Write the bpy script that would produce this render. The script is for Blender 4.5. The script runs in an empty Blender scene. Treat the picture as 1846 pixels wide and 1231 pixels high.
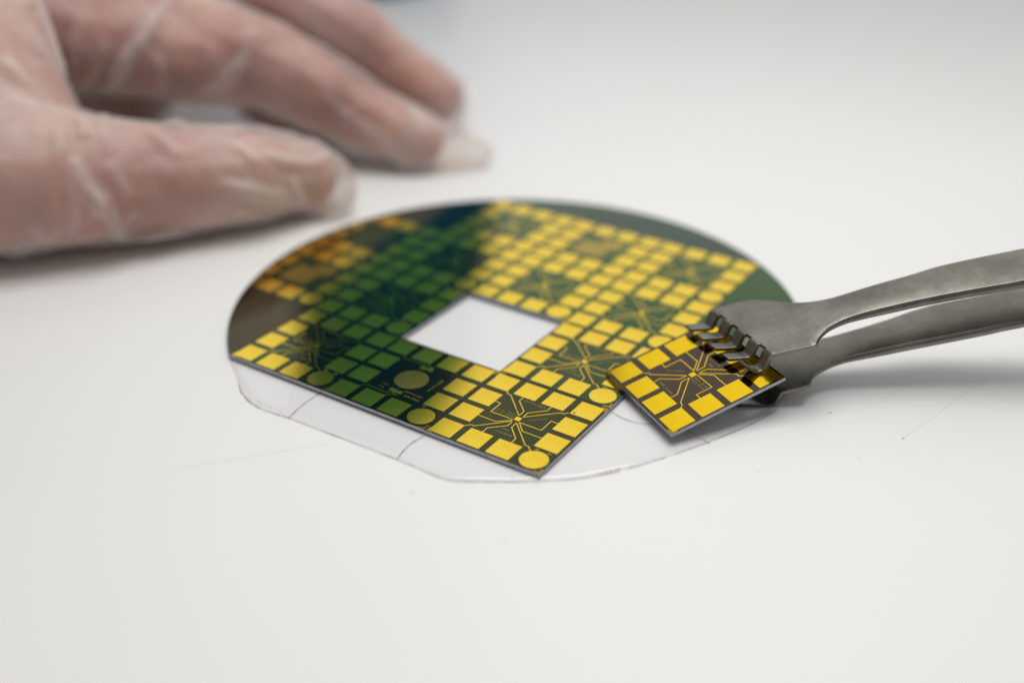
import bpy, bmesh, math, random
import numpy as np
from mathutils import Vector, Matrix, noise

random.seed(7)
MM = 0.001
scene = bpy.context.scene
COL = scene.collection

# ------------------------------------------------------------------ camera
EL = math.radians(29.475)
DIST = 186.2
ZW = 0.98                       # height of the wafer's top face, mm
cam_d = bpy.data.cameras.new("camera")
cam_d.sensor_width = 36.0
cam_d.lens = 39.0
cam_d.clip_start = 0.01
cam_d.clip_end = 20.0
cam_d.dof.use_dof = True
cam_d.dof.focus_distance = 0.1655
cam_d.dof.aperture_fstop = 6.6
cam_d.dof.aperture_blades = 0
cam = bpy.data.objects.new("camera", cam_d)
COL.objects.link(cam)
cam.location = (0, -DIST * math.cos(EL) * MM, (DIST * math.sin(EL) + ZW) * MM)
cam.rotation_euler = (math.pi / 2 - EL, 0, 0)
scene.camera = cam

# ------------------------------------------------------------------ light
world = bpy.data.worlds.new("World")
scene.world = world
world.use_nodes = True
bg = world.node_tree.nodes["Background"]
bg.inputs[0].default_value = (1.0, 0.992, 0.972, 1)
bg.inputs[1].default_value = 0.27

def area(name, loc, target, size, power, color):
    d = bpy.data.lights.new(name, 'AREA')
    d.shape = 'SQUARE'
    d.size = size
    d.energy = power
    d.color = color
    o = bpy.data.objects.new(name, d)
    COL.objects.link(o)
    o.location = loc
    o.rotation_euler = (Vector(target) - Vector(loc)).to_track_quat('-Z', 'Y').to_euler()
    return o

area("low_overhead_panel", (0.035, 0.02, 0.31), (0.0, 0.0, 0.0), 0.20, 0.76, (1.0, 0.993, 0.975))  # unseen overhead lamp, set low so its fall-off darkens the corners
area("back_fill_panel", (0.25, 1.25, 0.85), (0.0, 0.0, 0.0), 1.7, 5.6, (1.0, 0.99, 0.97))  # added soft panel behind the table, brightens reflections in the gold pads

vs = scene.view_settings
vs.view_transform = 'Standard'
vs.look = 'None'
vs.exposure = 0.0
vs.gamma = 1.0

# ------------------------------------------------------------------ materials
def mat(name):
    m = bpy.data.materials.new(name)
    m.use_nodes = True
    nt = m.node_tree
    return m, nt, nt.nodes["Principled BSDF"], nt.nodes["Material Output"]

def N(nt, typ, **kw):
    n = nt.nodes.new(typ)
    for k, v in kw.items():
        setattr(n, k, v)
    return n

def noise_node(nt, scale, detail=4.0, rough=0.55, coord='Object', vec_scale=None):
    tc = N(nt, 'ShaderNodeTexCoord')
    nz = N(nt, 'ShaderNodeTexNoise')
    nz.inputs['Scale'].default_value = scale
    nz.inputs['Detail'].default_value = detail
    nz.inputs['Roughness'].default_value = rough
    if vec_scale:
        mp = N(nt, 'ShaderNodeMapping')
        mp.inputs['Scale'].default_value = vec_scale
        nt.links.new(tc.outputs[coord], mp.inputs[0])
        nt.links.new(mp.outputs[0], nz.inputs['Vector'])
    else:
        nt.links.new(tc.outputs[coord], nz.inputs['Vector'])
    return nz

def ramp(nt, src, stops):
    r = N(nt, 'ShaderNodeValToRGB')
    el = r.color_ramp.elements
    el[0].position, el[0].color = stops[0][0], stops[0][1] + (1,)
    el[1].position, el[1].color = stops[-1][0], stops[-1][1] + (1,)
    for p, c in stops[1:-1]:
        e = el.new(p)
        e.color = c + (1,)
    nt.links.new(src, r.inputs[0])
    return r

def bump(nt, src, bsdf, strength, dist):
    b = N(nt, 'ShaderNodeBump')
    b.inputs['Strength'].default_value = strength
    b.inputs['Distance'].default_value = dist
    nt.links.new(src, b.inputs['Height'])
    nt.links.new(b.outputs[0], bsdf.inputs['Normal'])

# white laminate table
M_TABLE, nt, p, o = mat("white_laminate")
nz = noise_node(nt, 9.0, 3)
r = ramp(nt, nz.outputs[0], [(0.3, (0.81, 0.808, 0.796)), (0.7, (0.84, 0.838, 0.828))])
nt.links.new(r.outputs[0], p.inputs['Base Color'])
p.inputs['Roughness'].default_value = 0.46
nz2 = noise_node(nt, 900.0, 2)
bump(nt, nz2.outputs[0], p, 0.05, 0.0001)

def coated(name, c1, c2, rough):
    """thin oxide film on polished silicon: a tinted mirror"""
    m, nt, p, o = mat(name)
    nz = noise_node(nt, 60.0, 2)
    r = ramp(nt, nz.outputs[0], [(0.3, c1), (0.7, c2)])
    nt.links.new(r.outputs[0], p.inputs['Base Color'])
    p.inputs['Metallic'].default_value = 1.0
    p.inputs['Roughness'].default_value = rough
    return m

M_GREEN = coated("oxide_green", (0.045, 0.098, 0.036), (0.052, 0.112, 0.040), 0.10)
M_MOSS = coated("oxide_moss", (0.057, 0.087, 0.038), (0.065, 0.084, 0.038), 0.10)
M_OLIVE = coated("oxide_olive", (0.055, 0.066, 0.028), (0.062, 0.064, 0.030), 0.10)
M_BROWN = coated("oxide_brown", (0.098, 0.066, 0.060), (0.078, 0.070, 0.046), 0.08)
M_HAND_REFL = coated("oxide_hand_reflection", (0.060, 0.056, 0.022), (0.080, 0.056, 0.028), 0.10)  # brown tint paints in the dark reflection of hand and sleeve
M_SLATE = coated("oxide_slate", (0.050, 0.070, 0.056), (0.050, 0.106, 0.052), 0.10)

def gold(name, c1, c2, rough, scale):
    m, nt, p, o = mat(name)
    nz = noise_node(nt, scale, 5, 0.6)
    r = ramp(nt, nz.outputs[0], [(0.25, c1), (0.55, c2), (0.8, c2)])
    nt.links.new(r.outputs[0], p.inputs['Base Color'])
    p.inputs['Metallic'].default_value = 1.0
    rr = N(nt, 'ShaderNodeMapRange')
    rr.inputs[3].default_value = rough * 0.8
    rr.inputs[4].default_value = rough * 1.25
    nt.links.new(nz.outputs[0], rr.inputs[0])
    nt.links.new(rr.outputs[0], p.inputs['Roughness'])
    nz2 = noise_node(nt, 2600.0, 2)
    bump(nt, nz2.outputs[0], p, 0.08, 0.00002)
    return m

M_GOLD = gold("gold_film", (0.90, 0.56, 0.024), (0.95, 0.685, 0.055), 0.115, 110.0)
M_GOLD_W = gold("gold_film_warm", (0.90, 0.57, 0.008), (0.94, 0.645, 0.015), 0.13, 160.0)
M_GOLD_D = gold("gold_film_dull", (0.34, 0.27, 0.045), (0.42, 0.32, 0.055), 0.2, 130.0)

M_SIL, nt, p, o = mat("sawn_silicon")
nz = noise_node(nt, 700.0, 4, 0.6, vec_scale=(1, 1, 8))
r = ramp(nt, nz.outputs[0], [(0.3, (0.26, 0.262, 0.305)), (0.7, (0.50, 0.505, 0.575))])
nt.links.new(r.outputs[0], p.inputs['Base Color'])
p.inputs['Metallic'].default_value = 0.7
p.inputs['Roughness'].default_value = 0.42

# brushed steel
M_STEEL, nt, p, o = mat("satin_steel")
nz = noise_node(nt, 160.0, 6, 0.65)
nzb = noise_node(nt, 1500.0, 3, 0.6, vec_scale=(0.8, 1, 1))
mx = N(nt, 'ShaderNodeMix', data_type='FLOAT')
mx.inputs[0].default_value = 0.22
nt.links.new(nz.outputs[0], mx.inputs[2])
nt.links.new(nzb.outputs[0], mx.inputs[3])
r = ramp(nt, mx.outputs[0], [(0.32, (0.135, 0.128, 0.110)), (0.5, (0.195, 0.186, 0.162)), (0.68, (0.26, 0.25, 0.22))])
nt.links.new(r.outputs[0], p.inputs['Base Color'])
p.inputs['Metallic'].default_value = 1.0
rr = N(nt, 'ShaderNodeMapRange')
rr.inputs[3].default_value = 0.25
rr.inputs[4].default_value = 0.44
nt.links.new(nz.outputs[0], rr.inputs[0])
nt.links.new(rr.outputs[0], p.inputs['Roughness'])
bump(nt, nzb.outputs[0], p, 0.05, 0.00002)

# clear carrier film
M_FILM, nt, p, o = mat("carrier_film")
tr = N(nt, 'ShaderNodeBsdfTransparent')
tr.inputs[0].default_value = (0.994, 0.993, 0.993, 1)
p.inputs['Base Color'].default_value = (0.80, 0.79, 0.80, 1)
p.inputs['Roughness'].default_value = 0.16
p.inputs['IOR'].default_value = 1.5
ms = N(nt, 'ShaderNodeMixShader')
ms.inputs[0].default_value = 0.07
nt.links.new(tr.outputs[0], ms.inputs[1])
nt.links.new(p.outputs[0], ms.inputs[2])
gl = N(nt, 'ShaderNodeBsdfGlossy')
gl.inputs['Roughness'].default_value = 0.07
fr = N(nt, 'ShaderNodeFresnel')
fr.inputs[0].default_value = 1.42
ms2 = N(nt, 'ShaderNodeMixShader')
bf = N(nt, 'ShaderNodeNewGeometry')
fm = N(nt, 'ShaderNodeMath', operation='MULTIPLY')
fi = N(nt, 'ShaderNodeMath', operation='SUBTRACT')
fi.inputs[0].default_value = 1.0
nt.links.new(bf.outputs['Backfacing'], fi.inputs[1])
nt.links.new(fr.outputs[0], fm.inputs[0])
nt.links.new(fi.outputs[0], fm.inputs[1])
nt.links.new(fm.outputs[0], ms2.inputs[0])
nt.links.new(ms.outputs[0], ms2.inputs[1])
nt.links.new(gl.outputs[0], ms2.inputs[2])
nt.links.new(ms2.outputs[0], o.inputs[0])

def plain(name, c, rough=0.6):
    m, nt, p, o = mat(name)
    nz = noise_node(nt, 800.0, 3)
    r = ramp(nt, nz.outputs[0], [(0.3, tuple(x * 0.8 for x in c)), (0.7, tuple(min(1, x * 1.2) for x in c))])
    nt.links.new(r.outputs[0], p.inputs['Base Color'])
    p.inputs['Roughness'].default_value = rough
    return m

M_DIRT = plain("grey_brown_dirt", (0.30, 0.26, 0.23))
M_PIT = plain("dark_pit", (0.02, 0.02, 0.018), 0.8)
M_HAIR = plain("faint_scratch", (0.60, 0.59, 0.57))
M_PRINT = gold("gold_print", (0.30, 0.25, 0.06), (0.38, 0.30, 0.07), 0.3, 200.0)

# skin and glove
M_SKIN, nt, p, o = mat("skin")
nz = noise_node(nt, 55.0, 4, 0.6)
r = ramp(nt, nz.outputs[0], [(0.28, (0.30, 0.115, 0.09)), (0.5, (0.48, 0.21, 0.165)), (0.72, (0.60, 0.32, 0.21))])
nt.links.new(r.outputs[0], p.inputs['Base Color'])
p.inputs['Roughness'].default_value = 0.5
p.inputs['Subsurface Weight'].default_value = 0.15
p.inputs['Subsurface Radius'].default_value = (0.004, 0.0015, 0.0008)
p.inputs['Subsurface Scale'].default_value = 1.0

M_GLOVE, nt, p, o = mat("vinyl_glove")
p.inputs['Base Color'].default_value = (0.78, 0.72, 0.685, 1)
p.inputs['Roughness'].default_value = 0.38
p.inputs['Subsurface Weight'].default_value = 0.0
tr = N(nt, 'ShaderNodeBsdfTransparent')
tr.inputs[0].default_value = (0.96, 0.93, 0.91, 1)
lw = N(nt, 'ShaderNodeLayerWeight')
lw.inputs[0].default_value = 0.35
at = N(nt, 'ShaderNodeAttribute', attribute_name='fold')
pr = N(nt, 'ShaderNodeMath', operation='MULTIPLY')
pr.inputs[1].default_value = 0.38
nt.links.new(at.outputs['Fac'], pr.inputs[0])
nzw = noise_node(nt, 210.0, 4, 0.6, vec_scale=(0.5, 1, 1))
bump(nt, nzw.outputs[0], p, 0.5, 0.0012)
nz = noise_node(nt, 45.0, 3, 0.5)
nr = N(nt, 'ShaderNodeMapRange')
nr.inputs[1].default_value = 0.35
nr.inputs[2].default_value = 0.75
nr.inputs[3].default_value = 0.12
nr.inputs[4].default_value = 0.36
nt.links.new(nz.outputs[0], nr.inputs[0])
a1 = N(nt, 'ShaderNodeMath', operation='ADD')
nt.links.new(pr.outputs[0], a1.inputs[0])
nt.links.new(nr.outputs[0], a1.inputs[1])
a2 = N(nt, 'ShaderNodeMath', operation='MULTIPLY_ADD')
nt.links.new(lw.outputs['Facing'], a2.inputs[0])
a2.inputs[1].default_value = 0.45
nt.links.new(a1.outputs[0], a2.inputs[2])
a2.use_clamp = True
ms = N(nt, 'ShaderNodeMixShader')
nt.links.new(a2.outputs[0], ms.inputs[0])
nt.links.new(tr.outputs[0], ms.inputs[1])
nt.links.new(p.outputs[0], ms.inputs[2])
nt.links.new(ms.outputs[0], o.inputs[0])

M_GOWN, nt, p, o = mat("teal_gown_cloth")
nz = noise_node(nt, 14.0, 4)
r = ramp(nt, nz.outputs[0], [(0.3, (0.018, 0.155, 0.29)), (0.7, (0.024, 0.195, 0.37))])
nt.links.new(r.outputs[0], p.inputs['Base Color'])
p.inputs['Roughness'].default_value = 0.9

# ------------------------------------------------------------------ helpers
def link(o, parent=None, label=None, cat=None, group=None, kind=None):
    COL.objects.link(o)
    if parent is not None:
        o.parent = parent
    if label: o["label"] = label
    if cat: o["category"] = cat
    if group: o["group"] = group
    if kind: o["kind"] = kind
    return o

def mesh_from(name, verts, faces, mats, fmat=None, smooth=False):
    me = bpy.data.meshes.new(name)
    me.from_pydata([(x * MM, y * MM, z * MM) for x, y, z in verts], [], faces)
    for m in mats:
        me.materials.append(m)
    if fmat:
        for i, k in enumerate(fmat):
            me.polygons[i].material_index = k
    if smooth:
        for q in me.polygons:
            q.use_smooth = True
    me.update()
    return me

def empty(name, parent=None, **kw):
    o = bpy.data.objects.new(name, None)
    o.empty_display_size = 0.005
    return link(o, parent, **kw)

def prism(poly, z0, z1, base=0):
    """closed prism of a polygon: verts, faces, (top = last but sides flagged)"""
    n = len(poly)
    v = [(x, y, z0) for x, y in poly] + [(x, y, z1) for x, y in poly]
    f = [tuple(base + n + i for i in range(n)), tuple(base + n - 1 - i for i in range(n))]
    f += [(base + i, base + (i + 1) % n, base + n + (i + 1) % n, base + n + i) for i in range(n)]
    return v, f

def clip_convex(poly, clip):
    out = list(poly)
    m = len(clip)
    for i in range(m):
        ax, ay = clip[i]
        bx, by = clip[(i + 1) % m]
        inp, out = out, []
        if not inp:
            break
        def side(q):
            return (bx - ax) * (q[1] - ay) - (by - ay) * (q[0] - ax)
        for j in range(len(inp)):
            c, d = inp[j], inp[(j + 1) % len(inp)]
            sc, sd = side(c), side(d)
            if sc >= 0:
                out.append(c)
            if (sc >= 0) != (sd >= 0):
                t = sc / (sc - sd)
                out.append((c[0] + t * (d[0] - c[0]), c[1] + t * (d[1] - c[1])))
    return out

def strip(pts, w, z, h, verts, faces):
    """flat ribbon of width w along a polyline, mitred, a little proud (height h)"""
    n = len(pts)
    L, Rr = [], []
    for i, (x, y) in enumerate(pts):
        d0 = Vector((x - pts[i - 1][0], y - pts[i - 1][1])).normalized() if i > 0 else None
        d1 = Vector((pts[i + 1][0] - x, pts[i + 1][1] - y)).normalized() if i < n - 1 else None
        if d0 is None: d0 = d1
        if d1 is None: d1 = d0
        t = (d0 + d1)
        t = t.normalized() if t.length > 1e-6 else d0
        k = 1.0 / max(0.45, t.dot(d1))
        ww = w[i] if isinstance(w, (list, tuple)) else w
        nx, ny = -t.y * ww / 2 * k, t.x * ww / 2 * k
        L.append((x + nx, y + ny))
        Rr.append((x - nx, y - ny))
    b = len(verts)
    for i in range(n):
        zz = z[i] if isinstance(z, (list, tuple)) else z
        verts += [(L[i][0], L[i][1], zz), (Rr[i][0], Rr[i][1], zz),
                  (L[i][0], L[i][1], zz + h), (Rr[i][0], Rr[i][1], zz + h)]
    for i in range(n - 1):
        a, c = b + 4 * i, b + 4 * (i + 1)
        faces += [(a + 3, c + 3, c + 2, a + 2), (a + 2, c + 2, c, a), (a + 1, c + 1, c + 3, a + 3)]
    faces += [(b, b + 1, b + 3, b + 2), (b + 4 * (n - 1) + 2, b + 4 * (n - 1) + 3, b + 4 * (n - 1) + 1, b + 4 * (n - 1))]

# ------------------------------------------------------------------ the table
v = [(-700, -500, 0), (700, -500, 0), (700, 900, 0), (-700, 900, 0),
     (-700, -500, -25), (700, -500, -25), (700, 900, -25), (-700, 900, -25)]
f = [(0, 1, 2, 3), (4, 7, 6, 5), (0, 4, 5, 1), (1, 5, 6, 2), (2, 6, 7, 3), (3, 7, 4, 0)]
table = link(bpy.data.objects.new("tabletop", mesh_from("tabletop", v, f, [M_TABLE])),
             label="smooth white laminate tabletop with faint scratches", kind="structure")

def scratch(pts, w, m=M_HAIR):
    V, F = [], []
    strip(pts, w, 0.002, 0.006, V, F)
    link(bpy.data.objects.new("scratch", mesh_from("scratch", V, F, [m])), table)

def wobble(pts, n, amp):
    out = []
    for i in range(len(pts) - 1):
        for k in range(n):
            t = k / n
            out.append((pts[i][0] * (1 - t) + pts[i + 1][0] * t + random.uniform(-amp, amp),
                        pts[i][1] * (1 - t) + pts[i + 1][1] * t + random.uniform(-amp, amp)))
    return out + [pts[-1]]

scratch(wobble([(-49.41, -35.0), (-41.28, -33.0), (-33.84, -30.54), (-26.91, -28.72)], 6, 0.03), 0.05)
scratch(wobble([(57.65, -27.01), (63.43, -21.83), (69.66, -16.04), (77.55, -8.86)], 6, 0.05), 0.06)
scratch([(49.47, -31.64), (49.6, -32.3), (49.73, -33.0)], 0.10)
scratch([(57.3, -27.3), (57.65, -27.0)], 0.22, M_DIRT)
scratch([(-1.29, -49.87), (-0.79, -50.31)], 0.12)
scratch([(34.11, -35.0), (34.92, -35.65)], 0.10)
scratch([(-13.91, -39.75), (-13.5, -40.4), (-13.22, -40.74)], 0.11)
scratch([(48.2, -20.2), (48.7, -20.4)], 0.18, M_DIRT)

# ------------------------------------------------------------------ wafer frame
YAW = math.radians(-33.19)
TX, TY = -12.90, -26.33
S = 20.0
CU, CV, RAD = -0.5, 2.0, 2.5
cy_, sy_ = math.cos(YAW), math.sin(YAW)
def uv2w(u, v):
    u *= S; v *= S
    return (cy_ * u - sy_ * v + TX, sy_ * u + cy_ * v + TY)
def w2loc(x, y):
    """world mm -> wafer-local mm (origin at the wafer's centre)"""
    ox, oy = uv2w(CU, CV)
    x -= ox; y -= oy
    return (cy_ * x + sy_ * y, -sy_ * x + cy_ * y)
wx, wy = uv2w(CU, CV)

# ------------------------------------------------------------------ carrier film
film = empty("carrier_film", label="clear round plastic carrier film lying under the diced wafer", cat="film")
film.location = (wx * MM, wy * MM, 0)
film.rotation_euler = (0, 0, YAW)
rim_w = [(-43.39, -12.09), (-42.3, -14.74), (-40.55, -17.32), (-38.43, -19.37), (-36.05, -20.76), (-33.73, -21.98),
         (-26.41, -26.43), (-16.03, -32.87), (-9.48, -37.22), (-5.61, -37.86), (2.07, -37.86), (9.8, -37.09),
         (17.79, -34.21), (26.27, -29.7), (35.38, -23.94), (40.37, -19.83)]
rim = [w2loc(*q) for q in rim_w]
# close round the back, just inside the wafer's own edge
a0 = math.atan2(rim[-1][1], rim[-1][0])
a1_ = math.atan2(rim[0][1], rim[0][0]) % (2 * math.pi)
back = [(50.2 * math.cos(a0 + (a1_ - a0) * k / 60), 50.2 * math.sin(a0 + (a1_ - a0) * k / 60)) for k in range(3, 60)]
def catmull(P, n):
    out = []
    for i in range(len(P) - 1):
        p0, p1, p2, p3 = P[max(0, i - 1)], P[i], P[i + 1], P[min(len(P) - 1, i + 2)]
        for k in range(n):
            t = k / n
            out.append(tuple(0.5 * (2 * p1[j] + (p2[j] - p0[j]) * t + (2 * p0[j] - 5 * p1[j] + 4 * p2[j] - p3[j]) * t * t
                                    + (3 * p1[j] - p0[j] - 3 * p2[j] + p3[j]) * t ** 3) for j in range(len(p1))))
    return out + [tuple(P[-1])]
rim_s = catmull(rim, 6)
outline = rim_s + back
def film_z(x, y, k):
    """slight curl of the film towards its rim"""
    return 0.03 + 0.05 * k * k + 0.045 * max(0, k - 0.9) * 10 * (0.5 + noise.noise(Vector((x * 0.05, y * 0.05, 7.7)))) + 0.06 * noise.noise(Vector((x * 0.07, y * 0.07, 1.3)))
V, F = [], []
RINGS = [0.0, 0.35, 0.6, 0.75, 0.85, 0.92, 0.97, 1.0]
n = len(outline)
for layer in (0.10, 0.0):
    for k in RINGS[1:]:
        for x, y in outline:
            V.append((x * k, y * k, max(0.012, film_z(x * k, y * k, k)) + layer))
nr_ = len(RINGS) - 1
for L in range(2):
    b = L * nr_ * n
    for i in range(nr_ - 1):
        for j in range(n):
            q = (b + i * n + j, b + i * n + (j + 1) % n, b + (i + 1) * n + (j + 1) % n, b + (i + 1) * n + j)
            F.append(q[::-1] if L == 0 else q)
    c = tuple(b + j for j in range(n))
    F.append(c if L == 0 else c[::-1])
t, b2 = (nr_ - 1) * n, nr_ * n + (nr_ - 1) * n
for j in range(n):
    F.append((t + j, b2 + j, b2 + (j + 1) % n, t + (j + 1) % n))
sheet_me = mesh_from("sheet", V, F, [M_FILM], smooth=True)
bm = bmesh.new()
bm.from_mesh(sheet_me)
bmesh.ops.recalc_face_normals(bm, faces=bm.faces)
bm.to_mesh(sheet_me)
bm.free()
link(bpy.data.objects.new("sheet", sheet_me), film)

# dirty rim line and saw cuts
V, F = [], []
zz = lambda q, k=1.0: max(0.012, film_z(q[0], q[1], k)) + 0.108
seg = []
for i, q in enumerate(rim_s):
    seg.append(q)
    if len(seg) >= random.randint(3, 8) or i == len(rim_s) - 1:
        if len(seg) > 1:
            ws = [random.choice((0.05, 0.07, 0.09, 0.12)) for _ in seg]
            strip([(x + random.uniform(-.02, .02), y + random.uniform(-.02, .02)) for x, y in seg], ws, [zz(s_) for s_ in seg], 0.01, V, F)
        seg = [q] if random.random() < 0.8 else []
link(bpy.data.objects.new("dirty_rim", mesh_from("dirty_rim", V, F, [M_DIRT])), film)
cuts = [[(-29.9, -14.57), (-31.77, -17.48), (-32.86, -19.68), (-33.72, -21.98)],
        [(-12.67, -26.43), (-14.63, -28.58), (-15.74, -30.68), (-16.44, -32.6)],
        [(15.19, -20.3), (16.89, -22.13), (18.86, -23.34), (21.72, -23.79)],
        [(25.93, -25.12), (27.32, -26.87), (28.83, -28.72)]]
for cpts in cuts:
    V, F = [], []
    pl = catmull([w2loc(*q) for q in cpts], 8)
    ws = [random.uniform(0.05, 0.15) for _ in pl]
    strip(pl, ws, [zz(q, min(1, math.hypot(*q) / 50)) + 0.004 for q in pl], 0.012, V, F)
    link(bpy.data.objects.new("saw_cut", mesh_from("saw_cut", V, F, [M_DIRT])), film)
# dust and adhesive crumbs on the film
V, F = [], []
def crumb(x, y, z, r):
    b = len(V)
    m = 6
    for k in range(m):
        a = 2 * math.pi * k / m + random.random()
        rr_ = r * random.uniform(0.6, 1.2)
        V.append((x + rr_ * math.cos(a), y + rr_ * math.sin(a), z))
    V.append((x, y, z + r * 0.7))
    for k in range(m):
        F.append((b + k, b + (k + 1) % m, b + m))
for i in range(150):
    q = random.choice(rim_s)
    k = random.uniform(0.965, 1.0)
    crumb(q[0] * k + random.uniform(-.6, .6), q[1] * k + random.uniform(-.6, .6), zz(q) + 0.0, random.uniform(0.03, 0.10))
for i in range(40):
    q = random.choice(rim_s)
    k = random.uniform(0.80, 0.98)
    crumb(q[0] * k, q[1] * k, zz((q[0] * k, q[1] * k), k), random.uniform(0.03, 0.07))
for x, y in ((13.2, -35.6), (14.6, -35.0), (12.4, -35.9), (15.1, -34.9), (13.9, -35.3)):
    q = w2loc(x, y)
    crumb(q[0], q[1], zz(q), 0.16)
link(bpy.data.objects.new("dust_crumbs", mesh_from("dust_crumbs", V, F, [M_DIRT])), film, kind="stuff")

# ------------------------------------------------------------------ the wafer
THICK = 0.55
wafer = empty("wafer", label="round diced silicon wafer with green coating and gold pads, one square die missing", cat="wafer")
wafer.location = (wx * MM, wy * MM, (ZW - THICK) * MM)
wafer.rotation_euler = (0, 0, YAW)
CIRC = [(CU * S + RAD * S * math.cos(2 * math.pi * k / 240), CV * S + RAD * S * math.sin(2 * math.pi * k / 240)) for k in range(240)]

PP = [.117, .371, .623, .877]
PS = .195 * S
PH = 0.018
def pad_square():
    h = PS / 2
    v, f = prism([(-h, -h), (h, -h), (h, h), (-h, h)], -0.004, PH)
    return v, f
def pad_round(r, n=40):
    return prism([(r * math.cos(2 * math.pi * k / n), r * math.sin(2 * math.pi * k / n)) for k in range(n)], -0.004, PH)
MESH_SQ = mesh_from("pad", *pad_square(), [M_GOLD])
MESH_RD = mesh_from("round_pad", *pad_round(.107 * S), [M_GOLD])
MESH_SQW = mesh_from("pad", *pad_square(), [M_GOLD_W])
MESH_RDW = mesh_from("round_pad", *pad_round(.107 * S), [M_GOLD_W])

TR = [  # one quarter of the wiring, die units, turned four times about the centre (0.495, 0.5)
    [(.213, .785), (.238, .756), (.267, .753), (.474, .547)],
    [(.369, .775), (.368, .719), (.477, .614), (.478, .544)],
    [(.620, .775), (.620, .718), (.514, .611), (.513, .543)],
    [(.772, .779), (.742, .748), (.719, .749), (.514, .542)],
    [(.780, .611), (.719, .613), (.721, .470), (.524, .468)],
    [(.780, .383), (.613, .383), (.528, .469)],
    [(.799, .200), (.755, .243), (.723, .245), (.517, .451)],
    [(.623, .215), (.623, .276), (.516, .383), (.515, .454)],
    [(.370, .215), (.371, .279), (.479, .384), (.480, .447)],
    [(.212, .210), (.245, .249), (.273, .246), (.475, .454)],
    [(.212, .385), (.376, .383), (.468, .464)],
    [(.212, .615), (.267, .613), (.268, .475), (.468, .477)]]

def wiring_mesh(kind, gm):
    V, F = [], []
    h = 0.012
    if kind == 'cross':
        for pl in TR:
            strip([(a * S, c * S) for a, c in pl], 0.145, -0.004, 0.004 + h, V, F)
        v, f = prism([(.471 * S, .478 * S), (.519 * S, .478 * S), (.519 * S, .526 * S), (.471 * S, .526 * S)], -.004, h + .004, len(V))
        V += v; F += f
    elif kind == 'disc':
        for pl in ([(.206, .228), (.24, .26), (.449, .248), (.449, .275)], [(.46, .219), (.492, .261), (.531, .257), (.535, .275)],
                   [(.206, .772), (.24, .742), (.449, .75), (.449, .72)], [(.46, .781), (.492, .74), (.531, .745), (.535, .72)]):
            strip([(a * S, c * S) for a, c in pl], 0.16, -0.004, 0.004 + h, V, F)
        strip([(.49 * S, .30 * S), (.492 * S, .48 * S)], 0.08, -.004, .03, V, F)
        for poly in ([(.429, .288), (.505, .272), (.51, .29), (.555, .281), (.551, .326), (.49, .318), (.47, .332), (.428, .33)],
                     [(.431, .68), (.47, .676), (.49, .69), (.557, .684), (.548, .731), (.505, .735), (.49, .715), (.431, .73)]):
            v, f = prism([(a * S, c * S) for a, c in poly], -.004, h + .004, len(V))
            V += v; F += f
    elif kind == 'block':
        for pl in TR:
            strip([(a * S, c * S) for a, c in (pl[0], pl[1])], 0.145, -0.004, 0.004 + h, V, F)
    # corner brackets
    m, l = .012, .05
    for (cx, cyy, sx, sy2) in ((m, m, 1, 1), (1 - m, m, -1, 1), (1 - m, 1 - m, -1, -1), (m, 1 - m, 1, -1)):
        strip([((cx + sx * l) * S, cyy * S), (cx * S, cyy * S), (cx * S, (cyy + sy2 * l) * S)], 0.12, -.004, .004 + h, V, F)
    return mesh_from("wiring", V, F, [gm])
W_CROSS = wiring_mesh('cross', M_GOLD)
W_CROSSW = wiring_mesh('cross', M_GOLD_W)
W_DISC = wiring_mesh('disc', M_GOLD)
W_BLOCK = wiring_mesh('block', M_GOLD)

def text_mesh(items, gm):
    """items: (text, start uv, end uv) -> one flat lettering mesh in die mm"""
    bm = bmesh.new()
    for s, a, c in items:
        cu = bpy.data.curves.new("lettering", 'FONT')
        cu.body = s
        cu.size = 1.0
        cu.resolution_u = 2
        ob = bpy.data.objects.new("lettering", cu)
        COL.objects.link(ob)
        bpy.context.view_layer.update()
        me = bpy.data.meshes.new_from_object(ob)
        bpy.data.objects.remove(ob)
        xs = [q.co.x for q in me.vertices]
        w = max(xs) - min(xs)
        ax, ay, bx_, by_ = a[0] * S, a[1] * S, c[0] * S, c[1] * S
        L = math.hypot(bx_ - ax, by_ - ay)
        sc = L / w
        ang = math.atan2(by_ - ay, bx_ - ax)
        for q in me.vertices:
            x, y = (q.co.x - min(xs)) * sc, q.co.y * sc
            q.co = Vector(((ax + x * math.cos(ang) - y * math.sin(ang)) * MM, (ay + x * math.sin(ang) + y * math.cos(ang)) * MM, 0.008 * MM))
        bm.from_mesh(me)
        bpy.data.meshes.remove(me)
    me = bpy.data.meshes.new("lettering")
    bm.to_mesh(me)
    bm.free()
    me.materials.append(gm)
    return me
TXT_CROSS = text_mesh([("Micro-Heater", (.668, .628), (.567, .527)), ("ESIEE Connect", (.585, .752), (.395, .752)),
                       ("ESIEE Paris", (.580, .296), (.436, .296)), ("SMM", (.526, .346), (.470, .346)),
                       ("Heater_70_um", (.455, .516), (.283, .516)), ("Sensor_70_um", (.455, .546), (.283, .546))], M_PRINT)
TXT_DISC = text_mesh([("ESIEE Paris", (.727, .30), (.581, .30)), ("SMM Resistor", (.724, .35), (.545, .35)),
                      ("Sensor", (.385, .352), (.315, .352)), ("70_um", (.38, .305), (.32, .305)),
                      ("ESIEE Connect", (.695, .634), (.695, .434)), ("20", (.823, .262), (.795, .262))], M_PRINT)

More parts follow.
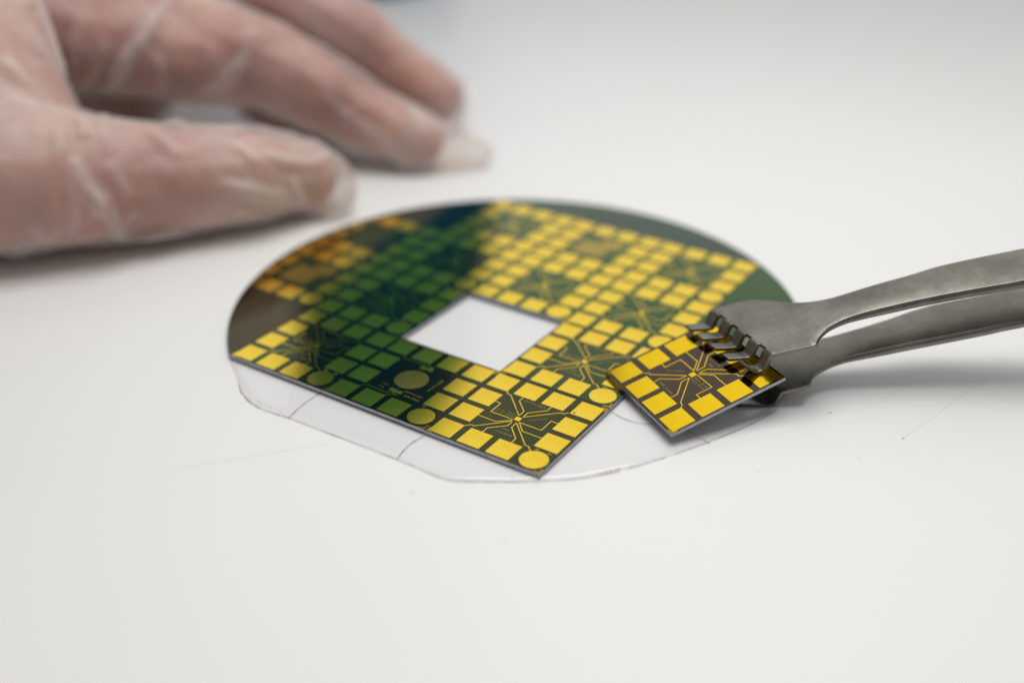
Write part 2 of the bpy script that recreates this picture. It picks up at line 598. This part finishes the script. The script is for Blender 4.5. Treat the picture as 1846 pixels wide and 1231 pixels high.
def ring_mesh():
    V, F = [], []
    for cx, cyy in ((.824, .246), (.928, .246)):
        pts = [(cx * S + .26 * math.cos(a), cyy * S + .26 * math.sin(a)) for a in [2 * math.pi * k / 14 for k in range(15)]]
        strip(pts, .09, -.004, .014, V, F)
        strip([(cx * S - .1, cyy * S), (cx * S + .1, cyy * S)], .2, -.004, .014, V, F)
    return mesh_from("emblem", V, F, [M_PRINT])
RING = ring_mesh()

def die_prism(poly, u0, v0, top_mat):
    pts = [(x - u0 * S, y - v0 * S) for x, y in poly]
    v, f = prism(pts, 0.0, THICK)
    me = mesh_from("die", v, f, [top_mat, M_SIL], [0] + [1] * (len(f) - 1))
    return me

GAP = 0.022
def die_cell(u0, v0, u1=None, v1=None):
    u1 = u0 + 1 if u1 is None else u1
    v1 = v0 + 1 if v1 is None else v1
    return [(u0 * S + GAP, v0 * S + GAP), (u1 * S - GAP, v0 * S + GAP), (u1 * S - GAP, v1 * S - GAP), (u0 * S + GAP, v1 * S - GAP)]

FULL = die_prism(die_cell(0, 0), 0, 0, M_GREEN)
def with_top(m):
    me = FULL.copy()
    me.materials[0] = m
    return me
FULLS = {M_GREEN: FULL, M_MOSS: with_top(M_MOSS), M_OLIVE: with_top(M_OLIVE), M_BROWN: with_top(M_BROWN), M_SLATE: with_top(M_SLATE)}

def add_pads(die, u0, v0, sq, rd, clip=False):
    for i in range(4):
        for j in range(4):
            if 0 < i < 3 and 0 < j < 3:
                continue
            round_ = (i == 3 and j == 0)
            cx, cyy = PP[i], PP[j]
            if round_:
                cx, cyy = .872, .128
            if clip:
                h = PS / 2
                X, Y = (u0 + cx) * S, (v0 + cyy) * S
                poly = [(X - h, Y - h), (X + h, Y - h), (X + h, Y + h), (X - h, Y + h)]
                far = max(math.hypot(x - CU * S, y - CV * S) for x, y in poly)
                if far > RAD * S - 0.3:
                    small = [(CU * S + (x - CU * S) * 0.994, CV * S + (y - CV * S) * 0.994) for x, y in CIRC]
                    cp = clip_convex(poly, small)
                    if len(cp) < 3:
                        continue
                    v, f = prism([(x - X, y - Y) for x, y in cp], -0.004, PH)
                    me = mesh_from("pad", v, f, [M_GOLD])
                else:
                    me = rd if round_ else sq
            else:
                me = rd if round_ else sq
            o = bpy.data.objects.new("round_pad" if round_ else "pad", me)
            link(o, die)
            o.location = (cx * S * MM, cyy * S * MM, THICK * MM)

def put(me, name, die, z=0.0):
    o = bpy.data.objects.new(name, me)
    link(o, die)
    o.location = (0, 0, (THICK + z) * MM)
    return o

DIES = {}
tops = {(0, 0): M_OLIVE, (-1, 0): M_OLIVE, (-2, 0): M_MOSS, (0, 1): M_MOSS}
for u0 in (-3, -2, -1, 0):
    for v0 in range(4):
        if (u0, v0) == (-1, 1) or (u0 == -3 and v0 in (0, 3)):
            continue
        clip = u0 == -3 or v0 in (0, 3)
        tm = tops.get((u0, v0), M_GREEN)
        cell = die_cell(u0, v0)
        inside = all(math.hypot(x - CU * S, y - CV * S) < RAD * S for x, y in cell)
        if inside:
            me = FULLS[tm]
        else:
            me = die_prism(clip_convex(cell, CIRC), u0, v0, tm)
        d = bpy.data.objects.new("die", me)
        link(d, wafer)
        dz = {(0, 0): -0.10, (-1, 0): 0.02, (-2, 0): 0.0}.get((u0, v0), random.uniform(-.02, .02))
        d.location = ((u0 - CU) * S * MM, (v0 - CV) * S * MM, dz * MM)
        if (u0, v0) != (0, 0):
            d.rotation_euler = (math.radians(random.uniform(-.10, .10)), math.radians(random.uniform(-.10, .10)), 0)
        DIES[(u0, v0)] = d
        add_pads(d, u0, v0, MESH_SQ, MESH_RD, clip)
        kind = 'disc' if (u0, v0) == (-1, 0) else 'block' if (u0, v0) in ((-1, 3), (-3, 1)) else 'cross'
        if u0 != -3:
            put({'disc': W_DISC, 'block': W_BLOCK, 'cross': W_CROSS}[kind], "wiring", d)
        if kind == 'cross' and u0 != -3 and v0 < 2:
            put(TXT_CROSS, "lettering", d)
            put(RING, "emblem", d)
        if kind == 'disc':
            put(TXT_DISC, "lettering", d)
            o = bpy.data.objects.new("disc_pad", mesh_from("disc_pad", *pad_round(2.75, 48), [M_GOLD_D]))
            link(o, d)
            o.location = (.491 * S * MM, .506 * S * MM, THICK * MM)
        if kind == 'block':
            poly = [(.30, .30), (.62, .30), (.62, .52), (.70, .52), (.70, .72), (.46, .72), (.46, .60), (.30, .60)]
            v, f = prism([(a * S, c * S) for a, c in poly], -.004, PH)
            put(mesh_from("block_pad", v, f, [M_GOLD_D]), "block_pad", d)

# plain edge pieces outside the die grid
for (u0, v0, u1, v1, m) in ((-3, -0.0, -2, 1, M_HAND_REFL), (-3.2, 3, -2, 4.6, M_SLATE), (-2, 4, -1, 4.6, M_SLATE), (-1, 4, 0, 4.6, M_SLATE),
                            (0, 4, 1, 4.6, M_SLATE), (1, 3, 2.1, 4.3, M_GREEN), (1, 2, 2.1, 3, M_GREEN)):
    poly = clip_convex(die_cell(u0, v0, u1, v1), CIRC)
    if len(poly) < 3:
        continue
    d = bpy.data.objects.new("edge_piece", die_prism(poly, u0, v0, m))
    link(d, wafer)
    d.location = ((u0 - CU) * S * MM, (v0 - CV) * S * MM, 0)

# dark pin-holes on the front die
for a, c, r in ((.805, .806, .20), (.315, .405, .16), (.42, .60, .10)):
    v, f = prism([(r * math.cos(k), r * math.sin(k)) for k in [2 * math.pi * i / 10 for i in range(10)]], -.003, PH + .006)
    o = bpy.data.objects.new("pin_hole", mesh_from("pin_hole", v, f, [M_PIT]))
    link(o, DIES[(0, 0)])
    o.location = (a * S * MM, c * S * MM, THICK * MM)

# ------------------------------------------------------------------ the chip in the tweezers
CC = Vector((27.767, -15.988, 3.254 + ZW))
NX = Vector((-0.22732461, -0.08600248, 0.97001397)).normalized()
chip_rot = Matrix.Rotation(math.hypot(0.0869, -0.2296), 3, Vector((0.0869, -0.2296, 0)).normalized()) @ Matrix.Rotation(1.9936, 3, 'Z')
chip = empty("chip", label="square chip with gold pads lifted off and gripped by the tweezers", cat="chip")
m4 = chip_rot.to_4x4()
m4.translation = (CC - NX * THICK) * MM
chip.matrix_world = m4
body = bpy.data.objects.new("die", FULLS[M_BROWN])
link(body, chip)
body.location = (-10 * MM, -10 * MM, 0)
add_pads(body, 0, 0, MESH_SQW, MESH_RDW)
put(W_CROSSW, "wiring", body)
put(TXT_CROSS, "lettering", body)
put(RING, "emblem", body)

# ------------------------------------------------------------------ tweezers
EX = Vector((0.97369292, 0.0, 0.22786422))
EY = NX.cross(EX).normalized()
tw = empty("tweezers", label="grey steel wafer tweezers with comb of bent teeth gripping the chip", cat="tweezers")
m4 = Matrix((EX, EY, NX)).transposed().to_4x4()
m4.translation = CC * MM
tw.matrix_world = m4

def arm_mesh(name, lo, hi, thick_fn, z_fn, bulge=0.0, nw=10):
    lo = catmull(lo, 6)
    hi = catmull(hi, 6)
    n = len(lo)
    V, F = [], []
    # three layers: top face, a bulging waist and the underside, so the flanks are rounded
    for frac, out in ((0.0, 0.0), (0.42, 0.42), (1.0, 0.46)):
        for i in range(n):
            for j in range(nw + 1):
                t = j / nw
                x = lo[i][0] * (1 - t) + hi[i][0] * t
                y = lo[i][1] * (1 - t) + hi[i][1] * t
                e = 1 - (2 * t - 1) ** 2
                th_ = thick_fn(x)
                z = z_fn(x) + bulge * e * min(1, max(0, (x - 18) / 10)) - th_ * frac
                y += out * min(1.0, max(0.10, (x - 18) / 8)) * (2 * t - 1)
                V.append((x, y, z))
    w = nw + 1
    o = n * w
    def ring_quads(a, b_):
        F.append((a, b_, o + b_, o + a))
        F.append((o + a, o + b_, 2 * o + b_, 2 * o + a))
    for i in range(n - 1):
        for j in range(nw):
            a = i * w + j
            F.append((a, a + w, a + w + 1, a + 1))
            a += 2 * o
            F.append((a + 1, a + w + 1, a + w, a))
        ring_quads((i + 1) * w, i * w)
        ring_quads(i * w + nw, (i + 1) * w + nw)
    for j in range(nw):
        ring_quads(j, j + 1)
        ring_quads((n - 1) * w + j + 1, (n - 1) * w + j)
    return mesh_from(name, V, F, [M_STEEL])

def soften(o, w=0.07, seg=2, ang=28):
    b = o.modifiers.new("bevel", 'BEVEL')
    b.width = w * MM
    b.segments = seg
    b.limit_method = 'ANGLE'
    b.angle_limit = math.radians(ang)
    me = bpy.data.meshes
    for q in o.data.polygons:
        q.use_smooth = True
    wn = o.modifiers.new("normals", 'WEIGHTED_NORMAL')
    wn.keep_sharp = True

HU, HL = 3.2, -4.0
FR, FL_ = (12.19, -3.22), (5.57, 11.47)
up_lo = [FR, (15.2, -3.10), (18.17, -2.95), (18.75, -2.2), (19.6, -0.9), (21.82, 1.06), (25.98, 2.55), (34.0, 3.15), (42.3, 3.14), (50.7, 2.75), (75, 2.2), (120, 2.5)]
up_hi = [FL_, (8.6, 12.1), (11.4, 12.15), (13.6, 11.3), (16.0, 9.9), (19.5, 8.45), (23.5, 8.15), (29.5, 9.15), (36, 10.0), (45, 11.0), (75, 10.6), (120, 9.6)]
th = lambda x: 0.58 + 0.55 * min(1, max(0, (x - 18) / 12))
ua = bpy.data.objects.new("upper_arm", arm_mesh("upper_arm", up_lo, up_hi, th, lambda x: HU, 0.25))
link(ua, tw)
soften(ua)
lo_lo = [(12.87, -3.45), (14.7, -3.25), (16.6, -3.05), (17.2, -2.3), (18.4, -0.55), (22.85, 1.7), (29.36, 2.35), (36.98, 2.43), (44.6, 2.46), (50.9, 2.6), (75, 2.2), (120, 2.5)]
lo_hi = [(6.0, 11.3), (8.6, 12.1), (11.4, 12.0), (13.6, 11.0), (16.0, 9.6), (20.5, 8.0), (26, 8.4), (32, 9.4), (38, 10.7), (45, 11.0), (75, 10.6), (120, 9.6)]
la = bpy.data.objects.new("lower_arm", arm_mesh("lower_arm", lo_lo, lo_hi, th, lambda x: HL - 0.012 * max(0, x - 60) ** 1.0 + 0.0, 0.2))
link(la, tw)
soften(la)

# teeth: S-bent strips along the head's front edge
def bent_strip(name, a, b, prof, thick, nw=1, taper=None):
    """a, b: front-edge end points (x, y); prof: list of (forward, height)"""
    prof = catmull(prof, 5)
    V, F = [], []
    n = len(prof)
    for side in (0, 1):
        for i, (s, h) in enumerate(prof):
            p0 = prof[max(0, i - 1)]
            p1 = prof[min(n - 1, i + 1)]
            d = Vector((p1[0] - p0[0], p1[1] - p0[1])).normalized()
            nx_, nz_ = d.y, -d.x            # towards the underside
            ss = s + (nx_ * thick if side else 0)
            hh = h + (nz_ * thick if side else 0)
            tp = taper(i / (n - 1)) if taper else (0.0, 1.0)
            for j in range(nw + 1):
                t = tp[0] + (tp[1] - tp[0]) * j / nw
                V.append((a[0] * (1 - t) + b[0] * t - ss, a[1] * (1 - t) + b[1] * t, hh))
    w = nw + 1
    o = n * w
    for i in range(n - 1):
        for j in range(nw):
            q = i * w + j
            F.append((q, q + 1, q + w + 1, q + w))
            F.append((o + q, o + q + w, o + q + w + 1, o + q + 1))
        q = i * w
        F.append((q, q + w, o + q + w, o + q))
        q = i * w + nw
        F.append((q + w, q, o + q, o + q + w))
    for j in range(nw):
        F.append((j + 1, j, o + j, o + j + 1))
        q = (n - 1) * w + j
        F.append((q, q + 1, o + q + 1, o + q))
    me = mesh_from(name, V, F, [M_STEEL])
    bm = bmesh.new()
    bm.from_mesh(me)
    bmesh.ops.recalc_face_normals(bm, faces=bm.faces)
    bm.to_mesh(me)
    bm.free()
    return me

tooth_prof = [(-0.25, HU - .004), (0.20, HU - .02), (0.50, 3.06), (0.70, 2.76), (1.05, 2.12), (1.35, 1.56), (1.52, 1.26), (1.72, 1.10), (2.0, 1.08), (2.6, 1.16), (3.6, 1.30), (4.9, 1.52)]
TW_, SL = 2.0, 1.54
tot = 5 * TW_ + 4 * SL
def along(t):
    return (FR[0] * (1 - t) + FL_[0] * t, FR[1] * (1 - t) + FL_[1] * t)
for k in range(5):
    t0 = k * (TW_ + SL) / tot
    t1 = (k * (TW_ + SL) + TW_) / tot
    pr = tooth_prof
    if k == 0:
        pr = [(-0.25, HU - .004), (0.25, HU - .03), (0.66, 2.88), (1.0, 2.2), (1.3, 1.35), (1.75, 0.72), (2.4, 0.56), (3.0, 0.86), (3.6, 1.5), (4.1, 2.2)]
    o = bpy.data.objects.new("tooth", bent_strip("tooth", along(t0 + .0005), along(t1 - .0005), pr, 0.50, 4))
    link(o, tw)
    soften(o, 0.10, 2, 35)
# lower jaw: one wide bent pan
lp = [(-0.25, HL - .004), (0.25, HL - .05), (0.6, HL - .4), (1.3, HL - 1.5), (1.8, HL - 1.95), (2.6, HL - 2.0), (4.5, HL - 1.35), (7.6, HL - 0.45)]
o = bpy.data.objects.new("lower_jaw", bent_strip("lower_jaw", (12.87, -3.45), (6.0, 11.3), lp, 0.45, 8,
                                                 lambda k: (0.0, 1.0 - 0.62 * min(1, max(0, k * 1.5)))))
link(o, tw)
soften(o, 0.10, 2, 35)
# the arms' joint at the far end, outside the picture
V, F = prism([(116, 2.2), (132, 3.6), (132, 8.4), (116, 9.9)], HL - 2.2, HU + 0.4)
link(bpy.data.objects.new("hinge_block", mesh_from("hinge_block", V, F, [M_STEEL])), tw)

# ------------------------------------------------------------------ gloved hand
def chain_bm(chains, inflate=0.0):
    bm = bmesh.new()
    for ch in chains:
        ch = catmull(ch, 8)
        last = None
        for (x, y, z, r) in ch:
            r = r + inflate
            if last is not None and (Vector((x, y, z)) - last).length < 0.16 * r:
                continue
            last = Vector((x, y, z))
            bmesh.ops.create_icosphere(bm, subdivisions=2, radius=r * MM, matrix=Matrix.Translation((x * MM, y * MM, z * MM)))
    return bm

def remeshed(bm, name, voxel, smooth_it, noise_amp, noise_size, material):
    me = bpy.data.meshes.new(name)
    bm.to_mesh(me)
    bm.free()
    ob = bpy.data.objects.new(name, me)
    COL.objects.link(ob)
    rm = ob.modifiers.new("r", 'REMESH')
    rm.mode = 'VOXEL'
    rm.voxel_size = voxel * MM
    sm = ob.modifiers.new("s", 'SMOOTH')
    sm.factor = 0.6
    sm.iterations = smooth_it
    if noise_amp:
        tx = bpy.data.textures.new("wrinkle", 'CLOUDS')
        tx.noise_scale = noise_size * MM
        tx.noise_depth = 2
        dm = ob.modifiers.new("d", 'DISPLACE')
        dm.texture = tx
        dm.texture_coords = 'LOCAL'
        dm.strength = noise_amp * MM
        dm.mid_level = 0.5
    bpy.context.view_layer.update()
    dg = bpy.context.evaluated_depsgraph_get()
    out = bpy.data.meshes.new_from_object(ob.evaluated_get(dg))
    out.name = name
    bpy.data.objects.remove(ob)
    out.materials.clear()
    out.materials.append(material)
    for q in out.polygons:
        q.use_smooth = True
    return out

HAND = [
    # thumb
    [(-43.2, 57.0, 8.4, 7.0), (-50.0, 54.0, 9.6, 8.3), (-56.8, 49.8, 11.2, 9.9), (-67.8, 45.0, 12.2, 10.9), (-78.5, 41.0, 13.6, 12.2), (-89.5, 38.0, 15.4, 14.0), (-101.0, 36.5, 17.6, 16.2), (-119.4, 42.0, 20.6, 19.0), (-140, 56, 24, 20)],
    # index
    [(-21.2, 83.5, 7.2, 6.0), (-29.9, 86.0, 9.9, 7.2), (-36.4, 87.5, 12.4, 7.9), (-46.2, 88.0, 17.8, 8.9), (-57.2, 89.0, 23.5, 10.0), (-73.0, 90.0, 29.8, 10.3), (-89.7, 92.0, 37.9, 11.3), (-107.4, 96.0, 43.1, 13.0)],
    # flesh under the index finger's root
    [(-62.0, 88.0, 22.6, 9.0), (-74.0, 87.0, 26.2, 11.0), (-86.8, 86.0, 29.6, 12.0), (-101.1, 86.0, 32.0, 13.5), (-119.9, 90.0, 34.3, 15.0)],
    # middle
    [(-18.7, 109.0, 9.2, 6.8), (-30.9, 111.0, 16.6, 8.6), (-44.1, 112.0, 26.2, 10.4), (-61.0, 113.0, 35.2, 11.2), (-83.2, 115.0, 43.5, 12.0), (-118, 114, 47, 13)],
    # ring
    [(-43, 104, 8.2, 6.8), (-52, 105, 8.8, 7.4), (-62, 108, 12, 8.0), (-70, 118, 24, 8.6), (-84, 131, 37, 9.2), (-100, 131, 42, 10.5), (-125, 124, 45, 13)],
    # little finger
    [(-107, 99, 14.0, 11), (-98, 107, 10, 8.4), (-92, 120, 11, 7.6), (-90, 138, 22, 7.4), (-98, 147, 33, 8), (-112, 145, 40, 9.5), (-130, 135, 42, 12)],
    # heel of the hand
    [(-122, 84, 22, 16), (-118, 110, 22, 16), (-140, 118, 26, 18)],
    # web between thumb and palm, palm, heel
    [(-97.1, 44.0, 19.9, 14.0), (-101.5, 50.0, 27.9, 14.0), (-105.3, 57.0, 35.8, 14.0), (-110.8, 66.0, 44.6, 14.0), (-118.2, 78.0, 52.1, 14.0)],
    [(-112, 50, 22, 15), (-122, 66, 34, 15), (-130, 88, 42, 16)],
    [(-118, 98, 44, 13), (-150, 96, 38, 18), (-185, 96, 33, 20), (-240, 92, 32, 24)],
    [(-118, 114, 46, 13), (-150, 112, 40, 18), (-185, 108, 33, 20)],
    [(-125, 128, 42, 13), (-150, 124, 36, 17), (-190, 112, 32, 20)],
    [(-140, 62, 24, 18), (-170, 80, 28, 20), (-240, 92, 32, 24)],
]
SLACK = [
    [(-22.0, 84.0, 5.6, 6.0), (-16.5, 84.0, 5.4, 5.0), (-11.5, 84.5, 4.4, 3.9), (-7.5, 85, 3.3, 2.6)],
    [(-43.0, 57.2, 8.3, 7.3), (-39.7, 57.0, 7.0, 6.0), (-37.4, 56.6, 5.6, 4.0)],
    [(-20.5, 109.5, 7.5, 6.6), (-16.5, 109.5, 6.0, 5.0)],
]
FOLDS = [
    [(-94.2, 59.4, 45.6, 1.05), (-91.8, 57.0, 40.3, 1.05), (-89.7, 54.2, 35.1, 1.05), (-86.8, 50.7, 30.6, 1.05)],
    [(-74.7, 83.0, 38.9, 1.15), (-76.9, 78.0, 35.3, 1.15), (-79.7, 75.2, 31.3, 1.15), (-83.4, 74.1, 27.1, 1.15), (-88.0, 76.0, 22.7, 1.15), (-91.6, 79.2, 19.5, 1.15)],
    [(-85.6, 74.1, 32.8, 0.55), (-87.9, 73.4, 28.2, 0.55), (-91.1, 74.4, 24.3, 0.55), (-94.6, 77.7, 20.9, 0.55)],
    [(-90.8, 74.7, 37.2, 0.55), (-92.3, 72.6, 32.0, 0.55), (-94.5, 73.5, 26.4, 0.55)],
    [(-79.8, 29.1, 22.7, 1.05), (-78.1, 28.2, 18.7, 1.05), (-75.8, 28.1, 14.5, 1.05), (-74.5, 29.6, 9.9, 1.05), (-74.6, 32.7, 4.9, 1.05)],
    [(-80.6, 27.4, 20.7, 0.65), (-79.5, 26.8, 17.1, 0.65), (-80.1, 26.6, 12.9, 0.65), (-82.1, 27.0, 8.3, 0.65)],
    [(-57.0, 84.3, 33.2, 0.85), (-57.6, 80.2, 29.4, 0.85), (-59.8, 78.5, 25.0, 0.85), (-63.2, 78.1, 22.0, 0.85), (-67.1, 78.2, 20.5, 0.85), (-70.1, 78.5, 19.2, 0.85)],
    [(-69.8, 41.8, 24.1, 0.55), (-66.0, 39.2, 21.9, 0.55), (-62.5, 38.4, 19.3, 0.55)],
    [(-55.7, 87.3, 34.3, 0.65), (-45.1, 87.1, 28.2, 0.65), (-35.7, 87.5, 21.8, 0.65), (-25.5, 83.4, 16.0, 0.65), (-19.1, 77.9, 10.7, 0.65)],
    [(-42.8, 79.1, 19.9, 0.65), (-37.6, 79.3, 14.7, 0.65), (-30.4, 78.4, 9.9, 0.65), (-23.1, 77.8, 4.2, 0.65)],
    [(-49.4, 46.1, 17.6, 0.65), (-43.5, 48.3, 14.8, 0.65), (-39.1, 51.6, 13.9, 0.65), (-36.5, 57.4, 14.4, 0.65)],
    [(-94.4, 41.7, 37.4, 0.65), (-92.1, 41.0, 35.0, 0.65), (-90.1, 40.5, 32.6, 0.65)],
    [(-56.8, 38.3, 14.3, 0.75), (-51.2, 40.9, 11.5, 0.75), (-44.9, 46.0, 7.5, 0.75), (-41.4, 50.0, 4.6, 0.75)],
    [(-76.5, 75.6, 29.4, 0.55), (-75.8, 75.1, 25.4, 0.55), (-77.6, 76.7, 20.6, 0.55)],
    [(-87.0, 24.0, 12.3, 0.55), (-86.9, 25.5, 7.8, 0.55)],
    [(-74.8, 32.6, 4.9, 0.75), (-71.0, 34.5, 4.9, 0.75), (-66.9, 35.2, 5.4, 0.75), (-64.3, 40.3, 2.4, 0.75)],
    [(-43.0, 80.1, 11.2, 0.55), (-39.6, 80.9, 7.7, 0.55)],
    [(-64.8, 45.6, 23.1, 0.55), (-55.1, 49.1, 21.0, 0.55), (-45.9, 57.1, 17.8, 0.55), (-38.2, 57.7, 15.7, 0.55)],
]
person = empty("person", label="left hand in a thin translucent white glove resting on the table beside the wafer", cat="person")
person.location = (-0.06, 0.07, 0)
inv = Matrix.Translation((0.06, -0.07, 0))
skin = remeshed(chain_bm(HAND), "hand", 1.0, 6, 0.0, 1, M_SKIN)
skin.transform(inv)
link(bpy.data.objects.new("hand", skin), person)
glove = remeshed(chain_bm(HAND + SLACK, 0.9), "glove", 0.75, 6, 2.0, 10.0, M_GLOVE)
def add_folds(me):
    """pinched ridges where the loose film doubles up along the fold lines"""
    nv = len(me.vertices)
    co = np.empty(nv * 3)
    me.vertices.foreach_get("co", co)
    co = co.reshape(-1, 3) / MM
    no = np.empty(nv * 3)
    me.vertices.foreach_get("normal", no)
    no = no.reshape(-1, 3)
    lift = np.zeros(nv)
    mask = np.zeros(nv)
    from mathutils.kdtree import KDTree
    kd = KDTree(nv)
    for i in range(0, nv):
        kd.insert(co[i], i)
    kd.balance()
    rng = random.Random(11)
    fine = []
    while len(fine) < 90:
        i = rng.randrange(nv)
        if co[i][0] < -125 or no[i][1] > 0.35 or co[i][2] < 2:
            continue
        nrm = Vector(no[i])
        tan = nrm.cross(Vector((1, 0.15, -0.35)))
        if tan.length < 0.2:
            continue
        tan = (tan.normalized() + Vector((rng.uniform(-.7, .7), 0, rng.uniform(-.4, .4)))).normalized()
        ch, pcur = [], Vector(co[i])
        rr_ = rng.uniform(0.22, 0.5)
        for k in range(4):
            q, qi, dist = kd.find(pcur)
            ch.append((q.x, q.y, q.z, rr_))
            tan = (tan + Vector((rng.uniform(-.3, .3), rng.uniform(-.3, .3), rng.uniform(-.3, .3)))).normalized()
            pcur = q + tan * rng.uniform(1.8, 3.4)
        fine.append(ch)
    full_co, full_no = co, no
    for ch in FOLDS + fine:
        pts = np.array(catmull(ch, 4 if len(ch) > 4 else 2))
        lo_, hi_ = pts[:, :3].min(0) - 6, pts[:, :3].max(0) + 6
        sel = np.nonzero(((full_co > lo_) & (full_co < hi_)).all(1))[0]
        co = full_co[sel]
        nv = len(sel)
        best = np.full(nv, 1e9)
        par = np.zeros(nv)
        m = len(pts) - 1
        for i in range(m):
            a, b = pts[i, :3], pts[i + 1, :3]
            ab = b - a
            t = np.clip(((co - a) @ ab) / (ab @ ab + 1e-9), 0, 1)
            dd = np.linalg.norm(co - a - t[:, None] * ab, axis=1)
            par = np.where(dd < best, (i + t) / m, par)
            best = np.minimum(best, dd)
        r = pts[0, 3]
        tp = np.sqrt(np.clip(4 * par * (1 - par), 0, 1)) ** 1.5
        d = np.maximum(0, best - 0.25)
        w = 0.55 + 0.45 * r
        lift[sel] += tp * (1.55 * r * np.exp(-(d / w) ** 2) - 0.35 * r * np.exp(-((d - 2.6 * w) / w) ** 2))
        mask[sel] = np.maximum(mask[sel], tp * min(0.66, 0.55 * r) * np.exp(-(d / w) ** 2))
    co = full_co + full_no * lift[:, None]
    co[:, 2] = np.maximum(co[:, 2], 0.05)
    me.vertices.foreach_set("co", (co * MM).ravel())
    at = me.attributes.new("fold", 'FLOAT', 'POINT')
    at.data.foreach_set("value", mask)
    me.update()
add_folds(glove)
glove.transform(inv)
link(bpy.data.objects.new("glove", glove), person, label="loose translucent white vinyl glove with folds")

# ------------------------------------------------------------------ teal sleeve beyond the hand
V, F = [], []
NA, NH = 40, 36
for i in range(NH + 1):
    k = i / NH
    z = 1 + 430 * k
    cx = -67 + 16 * math.exp(-((z - 95) / 75) ** 2) - 0.42 * max(0, z - 185)
    cyy = 290 + 60 * k
    for j in range(NA):
        a = 2 * math.pi * j / NA
        fold = 4.5 * noise.noise(Vector((math.cos(a) * 1.3, math.sin(a) * 1.3, k * 9))) + 2.0 * math.sin(a * 3 + k * 30)
        r = 40 + 6 * k + fold
        V.append((cx + r * math.cos(a), cyy + r * 0.8 * math.sin(a), z))
for i in range(NH):
    for j in range(NA):
        F.append((i * NA + j, i * NA + (j + 1) % NA, (i + 1) * NA + (j + 1) % NA, (i + 1) * NA + j))
F.append(tuple(reversed(range(NA))))
F.append(tuple(NH * NA + j for j in range(NA)))
link(bpy.data.objects.new("gown_sleeve", mesh_from("gown_sleeve", V, F, [M_GOWN], smooth=True)),
     label="blurred teal cloth sleeve standing far behind the gloved fingers, at the top edge", cat="sleeve")
